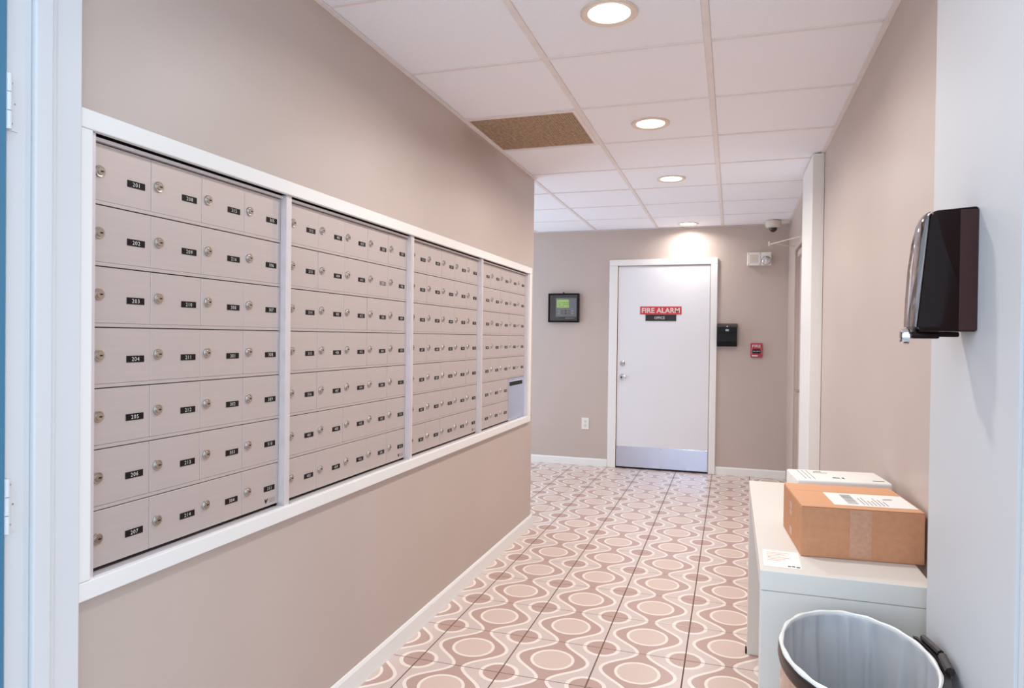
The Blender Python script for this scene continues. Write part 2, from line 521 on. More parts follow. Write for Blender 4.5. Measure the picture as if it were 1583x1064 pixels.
# entrance jamb on the left
jb = struct(link('door_frame', None, None, (-1.30, 0.94, 0)), 'white painted entrance door jamb')
build('casing', MB().rbox(-1.52, -1.303, 1.046, 1.105, 0, ZC, 0.003), 'jamb', jb)
build('casing_edge', MB().rbox(-1.52, -1.2985, 1.034, 1.0455, 0, ZC, 0.003), 'jamb', jb)
build('stop', MB().rbox(-1.52, -1.293, 0.996, 1.0335, 0, ZC, 0.003), 'jamb', jb)
build('reveal', MB().rbox(-1.52, -1.303, 0.947, 0.9955, 0, ZC, 0.002), 'jamb', jb)
d2 = struct(link('door_2', None, None, (-1.31, 0.93, 0)), 'blue entrance door folded open')
build('slab', MB().rbox(-2.19, -1.290, 0.895, 0.938, 0.012, 2.06, 0.003), 'teal', d2)
for z in (1.745, 0.985):
    hg = build('hinge', MB().box(-1.3029, -1.3012, 0.950, 0.967, z - 0.052, z + 0.052).box(-1.302, -1.292, 0.9383, 0.9405, z - 0.052, z + 0.052), 'jamb', d2)
    b = MB()
    for kk in range(3):
        b.lathe([(0.0048, z - 0.052 + kk * 0.035), (0.0048, z - 0.0185 + kk * 0.035)], (-1.2925, 0.9435, 0), 2, 10, closed=True)
    build('knuckle', b, 'jamb', hg, smooth=True)
    for kk in range(3):
        build('screw', MB().lathe([(0.0018, -1.3013), (0.0018, -1.3008)], (0, 0.956 + 0.005 * (kk % 2), z - 0.038 + kk * 0.038), 0, 8, closed=True), 'nickel', hg)

# far white door with casing
d1 = struct(link('door_1', None, None, (-0.655, YB, 0)), 'white flush door with a steel kick plate')
dx0, dx1, dz1 = -1.103, -0.206, 2.044
build('leaf', MB().rbox(dx0, dx1, YB - 0.010, YB - 0.001, 0.016, dz1, 0.002), 'door', d1)
build('casing', MB().rbox(-1.192, dx0 - 0.006, YB - 0.024, YB - 0.0005, 0.001, dz1 + 0.008, 0.004), 'trim', d1)
build('casing', MB().rbox(dx1 + 0.006, -0.136, YB - 0.024, YB - 0.0005, 0.001, dz1 + 0.008, 0.004), 'trim', d1)
build('casing', MB().rbox(-1.192, -0.136, YB - 0.024, YB - 0.0005, dz1 + 0.0085, 2.112, 0.004), 'trim', d1)
build('door_stop', MB().box(dx0 - 0.0055, dx0 - 0.001, YB - 0.008, YB - 0.001, 0.001, dz1 + 0.007).box(dx1 + 0.001, dx1 + 0.0055, YB - 0.008, YB - 0.001, 0.001, dz1 + 0.007), 'duct', d1)
build('threshold_gap', MB().box(dx0, dx1, YB - 0.012, YB - 0.001, 0.0005, 0.0155), 'matte_black', d1)
kp = build('kick_plate', MB().rbox(dx0 + 0.003, dx1 - 0.003, YB - 0.0125, YB - 0.0102, 0.018, 0.224, 0.0008, 1), 'steel', d1)
for sx in (dx0 + 0.02, -0.655, dx1 - 0.02):
    for sz in (0.034, 0.210):
        build('screw', MB().lathe([(0.004, YB - 0.0145), (0.004, YB - 0.0126)], (sx, 0, sz), 1, 8, closed=True), 'nickel', kp)
build('deadbolt', MB().lathe([(0.0, YB - 0.034), (0.014, YB - 0.034), (0.016, YB - 0.030), (0.028, YB - 0.020), (0.030, YB - 0.0101)], (-1.052, 0, 1.063), 1, 20), 'chrome', d1, smooth=True)
kb = build('knob', MB().lathe([(0.0, YB - 0.075), (0.016, YB - 0.075), (0.026, YB - 0.064), (0.027, YB - 0.052), (0.014, YB - 0.036), (0.013, YB - 0.022), (0.033, YB - 0.018), (0.034, YB - 0.0101)], (-1.050, 0, 0.925), 1, 20), 'chrome', d1, smooth=True)
build('keyhole', MB().lathe([(0.007, YB - 0.077), (0.007, YB - 0.0752)], (-1.050, 0, 0.925), 1, 10, closed=True), 'matte_black', kb)

# side door in the right wall
d3 = struct(link('door_3', None, None, (XR, 5.73, 0)), 'taupe side door in the right wall')
build('leaf', MB().rbox(XR + 0.025, XR + 0.062, DY0 + 0.003, DY1 - 0.003, 0.008, DZ - 0.003, 0.002), 'wall', d3)
build('casing', MB().rbox(XR - 0.014, XR - 0.0003, DY1, DY1 + 0.06, 0.001, DZ + 0.06, 0.003), 'wall', d3)
build('casing', MB().rbox(XR - 0.014, XR - 0.0003, DY0 - 0.06, DY0, 0.001, DZ + 0.06, 0.003), 'wall', d3)
build('casing', MB().rbox(XR - 0.014, XR - 0.0003, DY0, DY1, DZ, DZ + 0.06, 0.003), 'wall', d3)
hd = build('handle', MB().lathe([(0.026, XR + 0.0245), (0.026, XR + 0.012), (0.010, XR + 0.008), (0.010, XR - 0.055)], (0, 5.40, 0.95), 0, 14, closed=True)
           .tube([(XR - 0.052, 5.40, 0.95), (XR - 0.056, 5.46, 0.948), (XR - 0.048, 5.52, 0.944)], 0.009), 'nickel', d3, smooth=True)
cl = build('closer_body', MB().rbox(XR - 0.004, XR + 0.0245, 5.75, 6.02, 1.99, 2.04, 0.006), 'wall', d3)
build('closer_arm', MB().tube([(XR - 0.004, 5.80, 2.128), (0.29, 6.10, 2.112)], 0.005).tube([(0.29, 6.10, 2.122), (XR - 0.016, 6.19, 2.100)], 0.004)
      .lathe([(0.011, 2.10), (0.011, 2.135)], (0.29, 6.10, 0), 2, 12, closed=True), 'cream_plastic', d3, smooth=True)
struct(build('wall_side_room', MB().box(XR + 0.145, XR + 0.16, DY0 - 0.2, DY1 + 0.2, 0, DZ + 0.1), 'wall'), 'blank wall behind the side door')

# ------------------------------------------------------------------ mailbox banks
ZT, ROW = 1.735, 0.1362
XD, XF = XL - 0.015, XL + 0.006      # door faces / frame faces
ncols = (4, 5, 5, 5)
starts = (1.156, 1.862, 2.737, 3.614)
pitch = (0.1668, 0.1668, 0.1668, 0.174)
numbers = [str(q) for q in list(range(201, 217)) + list(range(300, 317)) + list(range(401, 417)) + list(range(500, 517))
           + list(range(601, 617)) + list(range(701, 717)) + list(range(801, 817)) + list(range(901, 917)) + list(range(1001, 1017))]
labels = ('first mailbox bank nearest the entrance jamb, four columns of doors numbered from 201',
          'second mailbox bank, five columns of doors, between the first and third banks',
          'third mailbox bank, five columns of doors, left of the farthest bank',
          'farthest mailbox bank by the wall corner, with a slotted outgoing mail door')
DH = ROW - 0.0110
def door_mesh(wd, hh):
    # local: x = 0 is the door face, y 0..wd, z 0..-hh
    mb = MB().rbox(-0.010, 0.0, 0.0005, wd - 0.0005, -hh, 0, 0.0007, 1)
    return mb.mesh('mail_door', 'alu')
lock_me = MB().lathe([(0.0132, 0.0002), (0.0132, 0.003), (0.0122, 0.0045), (0.0086, 0.0040), (0.0080, 0.0062), (0.0, 0.0064)], (0, 0, 0), 0, 18).box(0.0062, 0.0068, -0.0012, 0.0060, -0.0016, 0.0016, 1).mesh('lock', ['nickel', 'matte_black'], smooth=True)
pcount = 0
door_cache = {}
for s in range(4):
    S, n, pw = starts[s], ncols[s], pitch[s]
    E_ = S + n * pw
    u = thing('mailbox_bank', labels[s], 'mailboxes', (XF, S, ZT - 7 * ROW), 'wall mailbox banks')
    f0 = S - 0.031 if s else S - 0.019
    f1 = E_ + (0.0075 if s < 3 else 0.0125)
    zt, zb = ZT + 0.0115, ZT - 7 * ROW - 0.004
    build('stile', MB().box(XD - 0.006, XF, f0, S - 0.0005 - (0.012 if s else 0.004), zb, zt), 'alu_frame', u)
    build('stile', MB().box(XD - 0.006, XF, E_ + 0.0005, f1, zb, zt), 'alu_frame', u)
    build('head_rail', MB().box(XD - 0.006, XD + 0.009, S, E_, ZT + 0.0006, ZT + 0.0080), 'alu_frame', u)
    build('sill_rail', MB().box(XD - 0.006, XF - 0.001, S, E_, zb - 0.0005, ZT - 7 * ROW - 0.0002), 'alu_frame', u)
    build('body', MB().box(XL - 0.115, XL - 0.110, f0, f1, zb, zt).box(XL - 0.11, XD - 0.0065, f0, f0 + 0.004, zb, zt).box(XL - 0.11, XD - 0.0065, f1 - 0.004, f1, zb, zt).box(XL - 0.11, XL - 0.004, f0, f1, zt + 0.0055, zt + 0.0085), 'matte_black', u)  # black top strip paints the shadow line between head rail and trim
    for r in range(6):
        zz = ZT - (r + 1) * ROW
        e1 = E_ if not (s == 3 and r == 5) else S + 3 * pw
        build('shelf_rail', MB().box(XD - 0.012, XD + 0.0003, S + 0.0006, e1 - 0.0006, zz + 0.0006, zz + 0.0086), 'alu', u)
    key = round(pw, 4)
    if key not in door_cache: door_cache[key] = door_mesh(pw, DH)
    for c in range(n):
        for r in range(7):
            y, z = S + c * pw, ZT - r * ROW - 0.002
            if s == 3 and c >= 3 and r >= 5:
                if c == 3 and r == 5:
                    pm = MB().rbox(XD - 0.010, XD + 0.0015, y + 0.001, E_ - 0.001, ZT - 7 * ROW + 0.002, z, 0.0015, 1)
                    pd = build('parcel_door', pm, 'steel', u, (XD, y, z))
                    pd['label'] = 'grey metal outgoing mail door with a black slot'
                    build('slot', MB().box(XD + 0.0017, XD + 0.0028, y + 0.030, E_ - 0.045, z - 0.048, z - 0.022), 'matte_black', pd)
                    build('slot_lip', MB().box(XD + 0.0017, XD + 0.006, y + 0.026, E_ - 0.041, z - 0.0215, z - 0.0185), 'alu_frame', pd)
                continue
            d = link('mail_door', door_cache[key], u, (XD + random.uniform(-0.0006, 0.0006), y, z))
            ww = WORLD[d.name]
            link('lock', lock_me, d, (ww[0], y + 0.0225 + random.uniform(-0.001, 0.001), z - DH / 2 + 0.001))
            num = numbers[pcount]; pcount += 1
            pb = MB()
            cy_, cz_ = y + 0.1225, z - DH / 2 - 0.009
            faded = (s == 1 and c == 3 and r == 1)
            pb.box(ww[0] + 0.0001, ww[0] + 0.0012, cy_ - 0.025, cy_ + 0.025, cz_ - 0.0078, cz_ + 0.0078)
            adv = 0.0078
            for q, ch in enumerate(num):
                off = (q - (len(num) - 1) / 2) * adv
                letter(pb, ch, lambda a, b, off=off: (ww[0] + 0.0014, cy_ + off + a, cz_ + b), 0.0092, slot=1)
            build('number_plate', pb, ['plate_faded' if faded else 'plate', 'ink_white'], d, (ww[0], cy_, cz_))
            if s < 3 and c == n - 1 and r == 6:
                sb = MB()
                yy, zz = E_ - 0.062, z - DH + 0.010
                px = ww[0] + 0.0006
                sb.add([(px, yy, zz), (px, yy + 0.004, zz), (px, yy + 0.013, zz + 0.013), (px, yy + 0.007, zz + 0.013), (px, yy + 0.004, zz + 0.008), (px, yy, zz + 0.013), (px, yy - 0.005, zz + 0.013)], [(0, 1, 4), (1, 2, 3, 4), (0, 4, 5, 6)], 0)
                for q in range(4):
                    sb.add([(px, yy + 0.016, zz + q * 0.0035), (px, yy + 0.045, zz + q * 0.0035), (px, yy + 0.045, zz + q * 0.0035 + 0.0014), (px, yy + 0.016, zz + q * 0.0035 + 0.0014)], [(0, 1, 2, 3)], 1)
                build('maker_mark', sb, ['print_dark', 'print'], d)

# ------------------------------------------------------------------ ceiling things
lamp_labels = ('recessed round ceiling downlight nearest the camera, at the top edge',
               'second recessed downlight from the camera, beside the brown air grille',
               'third recessed downlight from the camera, above the far hallway',
               'farthest recessed downlight, just in front of the white door')
for y, lb in zip(LIGHT_Y, lamp_labels):
    x = -0.412
    t = thing('downlight', lb, 'ceiling light', (x, y, ZC), 'recessed hallway downlights')
    build('trim_ring', MB().lathe([(0.097, ZC + 0.0017), (0.097, ZC - 0.004), (0.092, ZC - 0.007), (0.072, ZC - 0.003), (0.070, ZC + 0.0012), (0.070, ZC + 0.0017)], (x, y, 0), 2, 40), 'lamp_ring', t, smooth=True)
    build('lens', MB().lathe([(0.0, ZC + 0.0002), (0.035, ZC + 0.0003), (0.0695, ZC + 0.0012)], (x, y, 0), 2, 32), 'lens', t, smooth=True)
    ld = bpy.data.lights.new('downlight_lamp', 'AREA')
    ld.shape = 'DISK'; ld.size = 0.13; ld.energy = LAMP_WATTS * (0.4 if y > 6 else 1.0); ld.color = LAMP_COLOUR
    ld.spread = math.radians(160)
    lo = link('downlight_lamp', ld, t, (x, y, ZC - 0.009))

# return air grille
gx0, gx1, gy0, gy1 = XL + 0.002, -0.722 - HW, cyl[4] + 0.0075, cyl[5] - 0.0075
gr = thing('return_air_grille', 'dusty brown square air grille in the ceiling by the left wall', 'air vent', ((gx0 + gx1) / 2, (gy0 + gy1) / 2, ZC))
fw = 0.022
for q in ((gx0, gx1, gy0, gy0 + fw), (gx0, gx1, gy1 - fw, gy1), (gx0, gx0 + fw, gy0 + fw, gy1 - fw), (gx1 - fw, gx1, gy0 + fw, gy1 - fw)):
    build('frame_rail', MB().box(q[0], q[1], q[2], q[3], ZC - 0.002, ZC + 0.012), 'runner', gr)
eg = MB()
nx = 44
for i in range(nx):
    x = gx0 + fw + (gx1 - gx0 - 2 * fw) * (i + 0.5) / nx
    eg.box(x - 0.0028, x + 0.0028, gy0 + fw, gy1 - fw, ZC + 0.001, ZC + 0.009)
for i in range(nx):
    y = gy0 + fw + (gy1 - gy0 - 2 * fw) * (i + 0.5) / nx
    eg.box(gx0 + fw, gx1 - fw, y - 0.0028, y + 0.0028, ZC + 0.0014, ZC + 0.0086)
e = build('eggcrate_core', eg, 'dirt', gr); e['kind'] = 'stuff'
build('filter', MB().box(gx0 + 0.004, gx1 - 0.004, gy0 + 0.004, gy1 - 0.004, ZC + 0.0125, ZC + 0.02), 'duct', gr)

# dome camera
cx_, cy_ = 0.352, 6.80
t = thing('dome_camera', 'small white dome security camera on the ceiling in the far corner', 'camera', (cx_, cy_, ZC))
build('housing', MB().lathe([(0.0, ZC - 0.0025), (0.068, ZC - 0.0025), (0.070, ZC - 0.010), (0.070, ZC - 0.045), (0.062, ZC - 0.062), (0.036, ZC - 0.066), (0.0, ZC - 0.066)], (cx_, cy_, 0), 2, 28), 'cream_plastic', t, smooth=True)
build('dome', MB().lathe([(0.036, ZC - 0.0662)] + [(0.036 * math.cos(a * PI / 16), ZC - 0.0662 - 0.04 * math.sin(a * PI / 16)) for a in range(1, 9)], (cx_, cy_, 0), 2, 24), 'dome', t, smooth=True)

# ------------------------------------------------------------------ far wall things
Yf = YB
def onwall(u0, v0):
    return lambda a, b, y=0.0: None
# annunciator panel
ax0, ax1, az0, az1 = -1.828, -1.502, 1.476, 1.776
t = thing('alarm_annunciator', 'square black framed alarm panel with a green screen on the far wall', 'alarm panel', ((ax0 + ax1) / 2, Yf, az0))
b = MB()
fwid = 0.018
b.rbox(ax0, ax1, Yf - 0.045, Yf - 0.0005, az1 - fwid, az1, 0.004).rbox(ax0, ax1, Yf - 0.045, Yf - 0.0005, az0, az0 + fwid, 0.004)
b.rbox(ax0, ax0 + fwid, Yf - 0.0445, Yf - 0.0005, az0 + 0.004, az1 - 0.004, 0.003).rbox(ax1 - fwid, ax1, Yf - 0.0445, Yf - 0.0005, az0 + 0.004, az1 - 0.004, 0.003)
build('frame', b, 'black', t)
build('back_plate', MB().box(ax0 + 0.02, ax1 - 0.02, Yf - 0.012, Yf - 0.001, az0 + 0.02, az1 - 0.02), 'black', t)
fp = build('fascia', MB().rbox(-1.752, -1.532, Yf - 0.020, Yf - 0.0122, 1.535, 1.730, 0.002), 'grey_plastic', t)
sc = build('screen', MB().rbox(-1.740, -1.612, Yf - 0.023, Yf - 0.0202, 1.628, 1.712, 0.001, 1), 'screen', t)
tb = MB()
for row in range(3):
    for q in range(9):
        if random.random() < 0.7:
            x = -1.720 + q * 0.0125
            tb.box(x, x + 0.008, Yf - 0.0236, Yf - 0.0231, 1.640 + row * 0.018, 1.647 + row * 0.018)
build('display_text', tb, 'screen_text', sc)
for q in range(5):
    for rr in range(2):
        build('button', MB().rbox(-1.728 + q * 0.036, -1.706 + q * 0.036, Yf - 0.024, Yf - 0.0203, 1.560 + rr * 0.027, 1.578 + rr * 0.027, 0.002, 1), ['pull_red' if (q == 2) else ('print' if q % 2 else 'white_plastic')], fp)
for rr in range(3):
    build('indicator', MB().lathe([(0.0045, Yf - 0.0225), (0.0045, Yf - 0.0203)], (-1.575, 0, 1.645 + 0.022 * rr), 1, 10, closed=True), 'screen_text', fp)
build('glass_cover', MB().box(ax0 + fwid, ax1 - fwid, Yf - 0.038, Yf - 0.036, az0 + fwid, az1 - fwid), 'clear', t)
lg = MB()
lg.lathe([(0.007, Yf - 0.0136), (0.007, Yf - 0.0122)], (-1.640, 0, 1.520), 1, 14, closed=True)
for q in range(9): lg.box(-1.628 + q * 0.0088, -1.622 + q * 0.0088, Yf - 0.0136, Yf - 0.0122, 1.516, 1.524)
build('maker_mark', lg, 'ink_white', t)
build('top_latch', MB().rbox(-1.672, -1.658, Yf - 0.040, Yf - 0.020, az1 + 0.0002, az1 + 0.012, 0.002, 1), 'black', t)

# signs on the far door
ys = YB - 0.0102
sx0, sx1, sz0, sz1 = -0.880, -0.474, 1.560, 1.640
sb = MB().rbox(sx0, sx1, ys - 0.003, ys, sz0, sz1, 0.001, 1)
letter(sb, 'FIRE ALARM', lambda a, q: ((sx0 + sx1) / 2 + a, ys - 0.0034, (sz0 + sz1) / 2 + q), 0.052, 0.372)
tag(build('door_sign', sb, ['red', 'ink_white'], None, ((sx0 + sx1) / 2, ys, sz0)), 'red FIRE ALARM sign with white letters on the far door', 'sign', 'signs on the far door')
bx0, bx1, bz0, bz1 = -0.826, -0.524, 1.494, 1.5585
sb = MB().rbox(bx0, bx1, ys - 0.003, ys, bz0, bz1, 0.001, 1)
letter(sb, 'OFFICE', lambda a, q: ((bx0 + bx1) / 2 + a - 0.012, ys - 0.0034, (bz0 + bz1) / 2 + q), 0.026, 0.102)
tag(build('door_sign', sb, ['sign_black', 'ink_white'], None, ((bx0 + bx1) / 2, ys, bz0)), 'black OFFICE sign under the red sign on the far door', 'sign', 'signs on the far door')

# black wall box right of the door
t = thing('drop_box', 'small black wall letter box beside the far door frame', 'letter box', (-0.04, Yf, 1.251))
build('body', MB().prism([(Yf - 0.0005, 1.251), (Yf - 0.082, 1.251), (Yf - 0.092, 1.30), (Yf - 0.092, 1.436), (Yf - 0.0005, 1.436)], 0, -0.132, 0.050), 'black', t)
build('lid', MB().prism([(Yf - 0.0005, 1.4365), (Yf - 0.104, 1.4365), (Yf - 0.100, 1.452), (Yf - 0.0005, 1.474)], 0, -0.1335, 0.0535), 'sign_black', t)
build('pocket_lip', MB().rbox(-0.131, 0.049, Yf - 0.099, Yf - 0.0925, 1.380, 1.392, 0.002, 1), 'black', t)
build('keyhole', MB().lathe([(0.0065, Yf - 0.1045), (0.0065, Yf - 0.1036)], (-0.040, 0, 1.444), 1, 12, closed=True), 'ink_white', t)
build('latch', MB().rbox(-0.056, -0.024, Yf - 0.100, Yf - 0.0925, 1.398, 1.418, 0.003, 1), 'grey_plastic', t)

# red pull station
px0, px1, pz0, pz1 = 0.176, 0.281, 1.150, 1.286
pc = (px0 + px1) / 2
t = thing('fire_alarm_pull', 'red fire alarm pull station on the far wall by the corner', 'fire alarm', (pc, Yf, pz0))
build('body', MB().rbox(px0, px1, Yf - 0.040, Yf - 0.0005, pz0, pz1, 0.006), 'pull_red', t)
hb = build('pull_handle', MB().rbox(px0 + 0.016, px1 - 0.016, Yf - 0.056, Yf - 0.0402, pz0 + 0.040, pz0 + 0.078, 0.004), 'black', t)
tb = MB()
letter(tb, 'PULL DOWN', lambda a, q: (pc + a, Yf - 0.0565, pz0 + 0.060 + q), 0.010, 0.060, 0)
build('lettering', tb, 'ink_white', hb)
tb = MB()
letter(tb, 'FIRE', lambda a, q: (pc + a, Yf - 0.0408, pz0 + 0.109 + q), 0.026, 0.074, 0)
build('lettering', tb, 'ink_white', t)
build('cover_label', MB().box(px0 + 0.012, px0 + 0.064, Yf - 0.0412, Yf - 0.0402, pz0 + 0.010, pz0 + 0.022), 'ink_white', t)
build('frame_line', MB().box(px0 + 0.010, px0 + 0.0125, Yf - 0.0412, Yf - 0.0402, pz0 + 0.03, pz0 + 0.09).box(px1 - 0.0125, px1 - 0.010, Yf - 0.0412, Yf - 0.0402, pz0 + 0.03, pz0 + 0.09), 'ink_white', t)

# speaker strobe
qx0, qx1, qz0, qz1 = 0.132, 0.349, 2.027, 2.153
t = thing('alarm_strobe', 'white alarm speaker with round strobe high on the far wall', 'alarm', ((qx0 + qx1) / 2, Yf, qz0))
build('back_box', MB().rbox(qx0 + 0.004, qx1 - 0.004, Yf - 0.030, Yf - 0.0005, qz0 + 0.003, qz1 - 0.003, 0.003), 'cream_plastic', t)
sp_ = build('speaker_plate', MB().rbox(qx0, qx0 + 0.122, Yf - 0.044, Yf - 0.0302, qz0, qz1, 0.004), 'white_plastic', t)
gm = MB()
for q in range(9):
    zz = qz0 + 0.026 + q * 0.0092
    gm.box(qx0 + 0.024, qx0 + 0.098, Yf - 0.0465, Yf - 0.0442, zz, zz + 0.0045)
g_ = build('speaker_grille', gm, 'cream_plastic', sp_)
for a_ in (0.012, 0.110):
    for b_ in (0.012, 0.114):
        build('screw', MB().lathe([(0.004, Yf - 0.0460), (0.004, Yf - 0.0442)], (qx0 + a_, 0, qz0 + b_), 1, 8, closed=True), 'print', sp_)
st_ = build('strobe_plate', MB().rbox(qx0 + 0.127, qx1, Yf - 0.048, Yf - 0.0302, qz0, qz1, 0.005), 'white_plastic', t)
build('strobe_lens', MB().lathe([(0.040, Yf - 0.0482), (0.038, Yf - 0.060), (0.022, Yf - 0.070), (0.0, Yf - 0.073)], (qx0 + 0.171, 0, qz0 + 0.046), 1, 20), 'chrome', st_, smooth=True)
build('lens_ring', MB().lathe([(0.044, Yf - 0.0482), (0.044, Yf - 0.054), (0.0405, Yf - 0.054), (0.0405, Yf - 0.0482)], (qx0 + 0.171, 0, qz0 + 0.046), 1, 20), 'grey_plastic', st_, smooth=True)

# outlet
ox, oz = -1.426, 0.434
t = thing('wall_outlet', 'white electrical outlet low on the far wall', 'outlet', (ox, Yf, oz - 0.06))
pl = build('cover_plate', MB().rbox(ox - 0.038, ox + 0.038, Yf - 0.006, Yf - 0.0004, oz - 0.060, oz + 0.060, 0.002), 'white_plastic', t)
for q in (-0.021, 0.021):
    rc = build('socket', MB().rbox(ox - 0.017, ox + 0.017, Yf - 0.0085, Yf - 0.0062, oz + q - 0.014, oz + q + 0.014, 0.0015, 1), 'white_plastic', t)
    sl = MB()
    for w_ in (-0.007, 0.007): sl.box(ox + w_ - 0.0014, ox + w_ + 0.0014, Yf - 0.0092, Yf - 0.0086, oz + q - 0.003, oz + q + 0.008)
    sl.lathe([(0.0028, Yf - 0.0092), (0.0028, Yf - 0.0086)], (ox, 0, oz + q - 0.008), 1, 8, closed=True)
    build('slots', sl, 'print_dark', rc)

# ------------------------------------------------------------------ console table
tx0, tx1, ty_0, ty_1, T = 0.080, 0.478, 1.893, 3.085, 0.720
t = thing('console_table', 'long white console table with panel legs against the right wall', 'table', ((tx0 + tx1) / 2, (ty_0 + ty_1) / 2, 0))
build('tabletop', MB().rbox(tx0, tx1, ty_0, ty_1, T - 0.052, T, 0.002, 2), 'table', t)
for q in ((ty_0 + 0.002, ty_0 + 0.052), (ty_1 - 0.052, ty_1 - 0.002)):
    build('panel_leg', MB().rbox(tx0 + 0.001, tx1 - 0.001, q[0], q[1], 0.0005, T - 0.0535, 0.002, 1), 'table', t)
build('foot', MB().rbox(tx0 - 0.006, tx0 + 0.0005, ty_1 - 0.045, ty_1 - 0.010, 0.0006, 0.020, 0.002, 1), 'black', t)

# cardboard box (local, rotated)
def rotated_thing(name, label, cat, loc, rz, group=None):
    o = thing(name, label, cat, loc, group)
    o.rotation_euler = (0, 0, rz)
    WORLD[o.name] = (0, 0, 0)      # children are given in local coordinates
    return o
t = rotated_thing('cardboard_box', 'brown cardboard box with a white shipping label on the console table', 'box', (0.191, 2.052, T + 0.0005), math.radians(4.5))
Wb, Db, Hb = 0.309, 0.312, 0.140
build('carton', MB().rbox(0, Wb, 0, Db, 0, Hb - 0.003, 0.0025, 2), 'card', t)
build('top_flap', MB().rbox(0.001, Wb - 0.001, 0.001, Db * 0.66, Hb - 0.0028, Hb, 0.001, 1), 'card_edge', t)
build('top_flap', MB().rbox(0.001, Wb - 0.001, Db * 0.66 + 0.003, Db - 0.001, Hb - 0.0028, Hb, 0.001, 1), 'card_edge', t)
build('tape', MB().box(Wb * 0.40, Wb * 0.58, -0.0008, -0.0002, 0.006, Hb - 0.004), 'tape', t)
for z0, z1 in ((0.016, 0.038), (0.074, 0.088), (0.092, 0.112)):
    build('side_print', MB().box(-0.0007, -0.0002, Db * 0.46, Db * 0.60, z0, z1), 'tape', t)
lb = build('shipping_label', MB().box(0.092, Wb - 0.006, 0.035, 0.192, Hb + 0.0002, Hb + 0.0008), 'paper', t)
pb = MB()
for q in range(18):
    yq = 0.055 + q * 0.0066
    wq = random.choice((0.0015, 0.003, 0.004))
    pb.box(0.132, 0.160, yq, yq + wq, Hb + 0.0009, Hb + 0.0012)
for q in range(6):
    xq = 0.116 + (q % 2) * 0.006
for q in range(7):
    pb.box(0.172 + q * 0.010, 0.1745 + q * 0.010, 0.05, 0.05 + random.uniform(0.05, 0.11), Hb + 0.0009, Hb + 0.0012)
build('print', pb, 'print', lb)
build('stamp', MB().box(0.238, 0.262, 0.128, 0.134, Hb + 0.0009, Hb + 0.0012).box(0.244, 0.268, 0.138, 0.142, Hb + 0.0009, Hb + 0.0012), 'print', lb)

# white parcel behind
t = rotated_thing('white_parcel', 'flat white parcel lying behind the cardboard box on the console table', 'parcel', (0.211, 2.412, T + 0.0005), math.radians(6.0))
pm = MB()
pm.rbox(0, 0.285, 0, 0.190, 0, 0.144, 0.006, 3)
build('wrapper', pm, 'poly', t, smooth=True)
pp = MB()
for q in range(3): pp.box(0.030 + q * 0.014, 0.0325 + q * 0.014, 0.02, 0.17, 0.1442, 0.1446)
pp.box(0.075, 0.12, 0.13, 0.138, 0.1442, 0.1446).box(0.08, 0.105, 0.15, 0.16, 0.1442, 0.1446)
build('shipping_print', pp, 'print', t)
build('barcode', MB().box(0.120, 0.142, 0.05, 0.062, 0.1442, 0.1446).box(0.148, 0.156, 0.048, 0.066, 0.1442, 0.1446).box(0.235, 0.270, 0.03, 0.036, 0.1442, 0.1446), 'print_dark', t)

# postcard
t = rotated_thing('postcard', 'small white printed card at the near edge of the console table', 'card', (0.090, 1.930, T + 0.0003), math.radians(-1.0))
build('sheet', MB().box(0, 0.094, 0, 0.150, 0, 0.0006), 'paper', t)
pp = MB()
for q in range(6): pp.box(0.010, 0.045 + (q % 3) * 0.012, 0.055 + q * 0.014, 0.058 + q * 0.014, 0.0007, 0.0009)
build('print', pp, 'card_edge', t)
build('logo', MB().box(0.060, 0.068, 0.010, 0.018, 0.0007, 0.0009).box(0.070, 0.078, 0.012, 0.020, 0.0007, 0.0009).box(0.081, 0.090, 0.009, 0.017, 0.0007, 0.0009), 'print_dark', t)

# ------------------------------------------------------------------ waste bin
bx, by, ra, rb, zr = 0.262, 1.610, 0.153, 0.236, 0.650
t = thing('waste_bin', 'oval polished steel waste bin with a white plastic liner in front of the table', 'waste bin', (bx, by, 0))
def oval(prof, n=72):
    return MB().lathe([(r, z) for r, z in prof], (bx, by, 0), 2, n, sx=ra, sy=rb)
build('shell', oval([(0.985, 0.03), (0.985, zr - 0.030), (0.965, zr - 0.030), (0.965, 0.035), (0.0, 0.035), (0.0, 0.030), (0.985, 0.030)]), ['can'], t, smooth=True)
build('base_ring', oval([(0.97, 0.0005), (1.0, 0.0005), (1.0, 0.0295), (0.97, 0.0295), (0.97, 0.0005)]), 'rim', t, smooth=True)
build('rim', oval([(0.955, zr - 0.029), (1.0, zr - 0.029), (1.012, zr - 0.020), (1.0, zr - 0.013), (1.008, zr - 0.006), (0.995, zr), (0.955, zr), (0.955, zr - 0.029)]), 'rim', t, smooth=True)
n = 168
rows = []
prof_l = [(0.985, zr + 0.0015), (0.978, zr + 0.006), (0.955, zr + 0.006), (0.942, zr - 0.004), (0.932, zr - 0.05), (0.915, zr - 0.13), (0.885, zr - 0.24), (0.85, zr - 0.36), (0.80, zr - 0.46), (0.70, zr - 0.53), (0.40, zr - 0.56), (0.02, zr - 0.565)]
v, f = [], []
ph = [random.uniform(0, 6.28) for _ in range(8)]
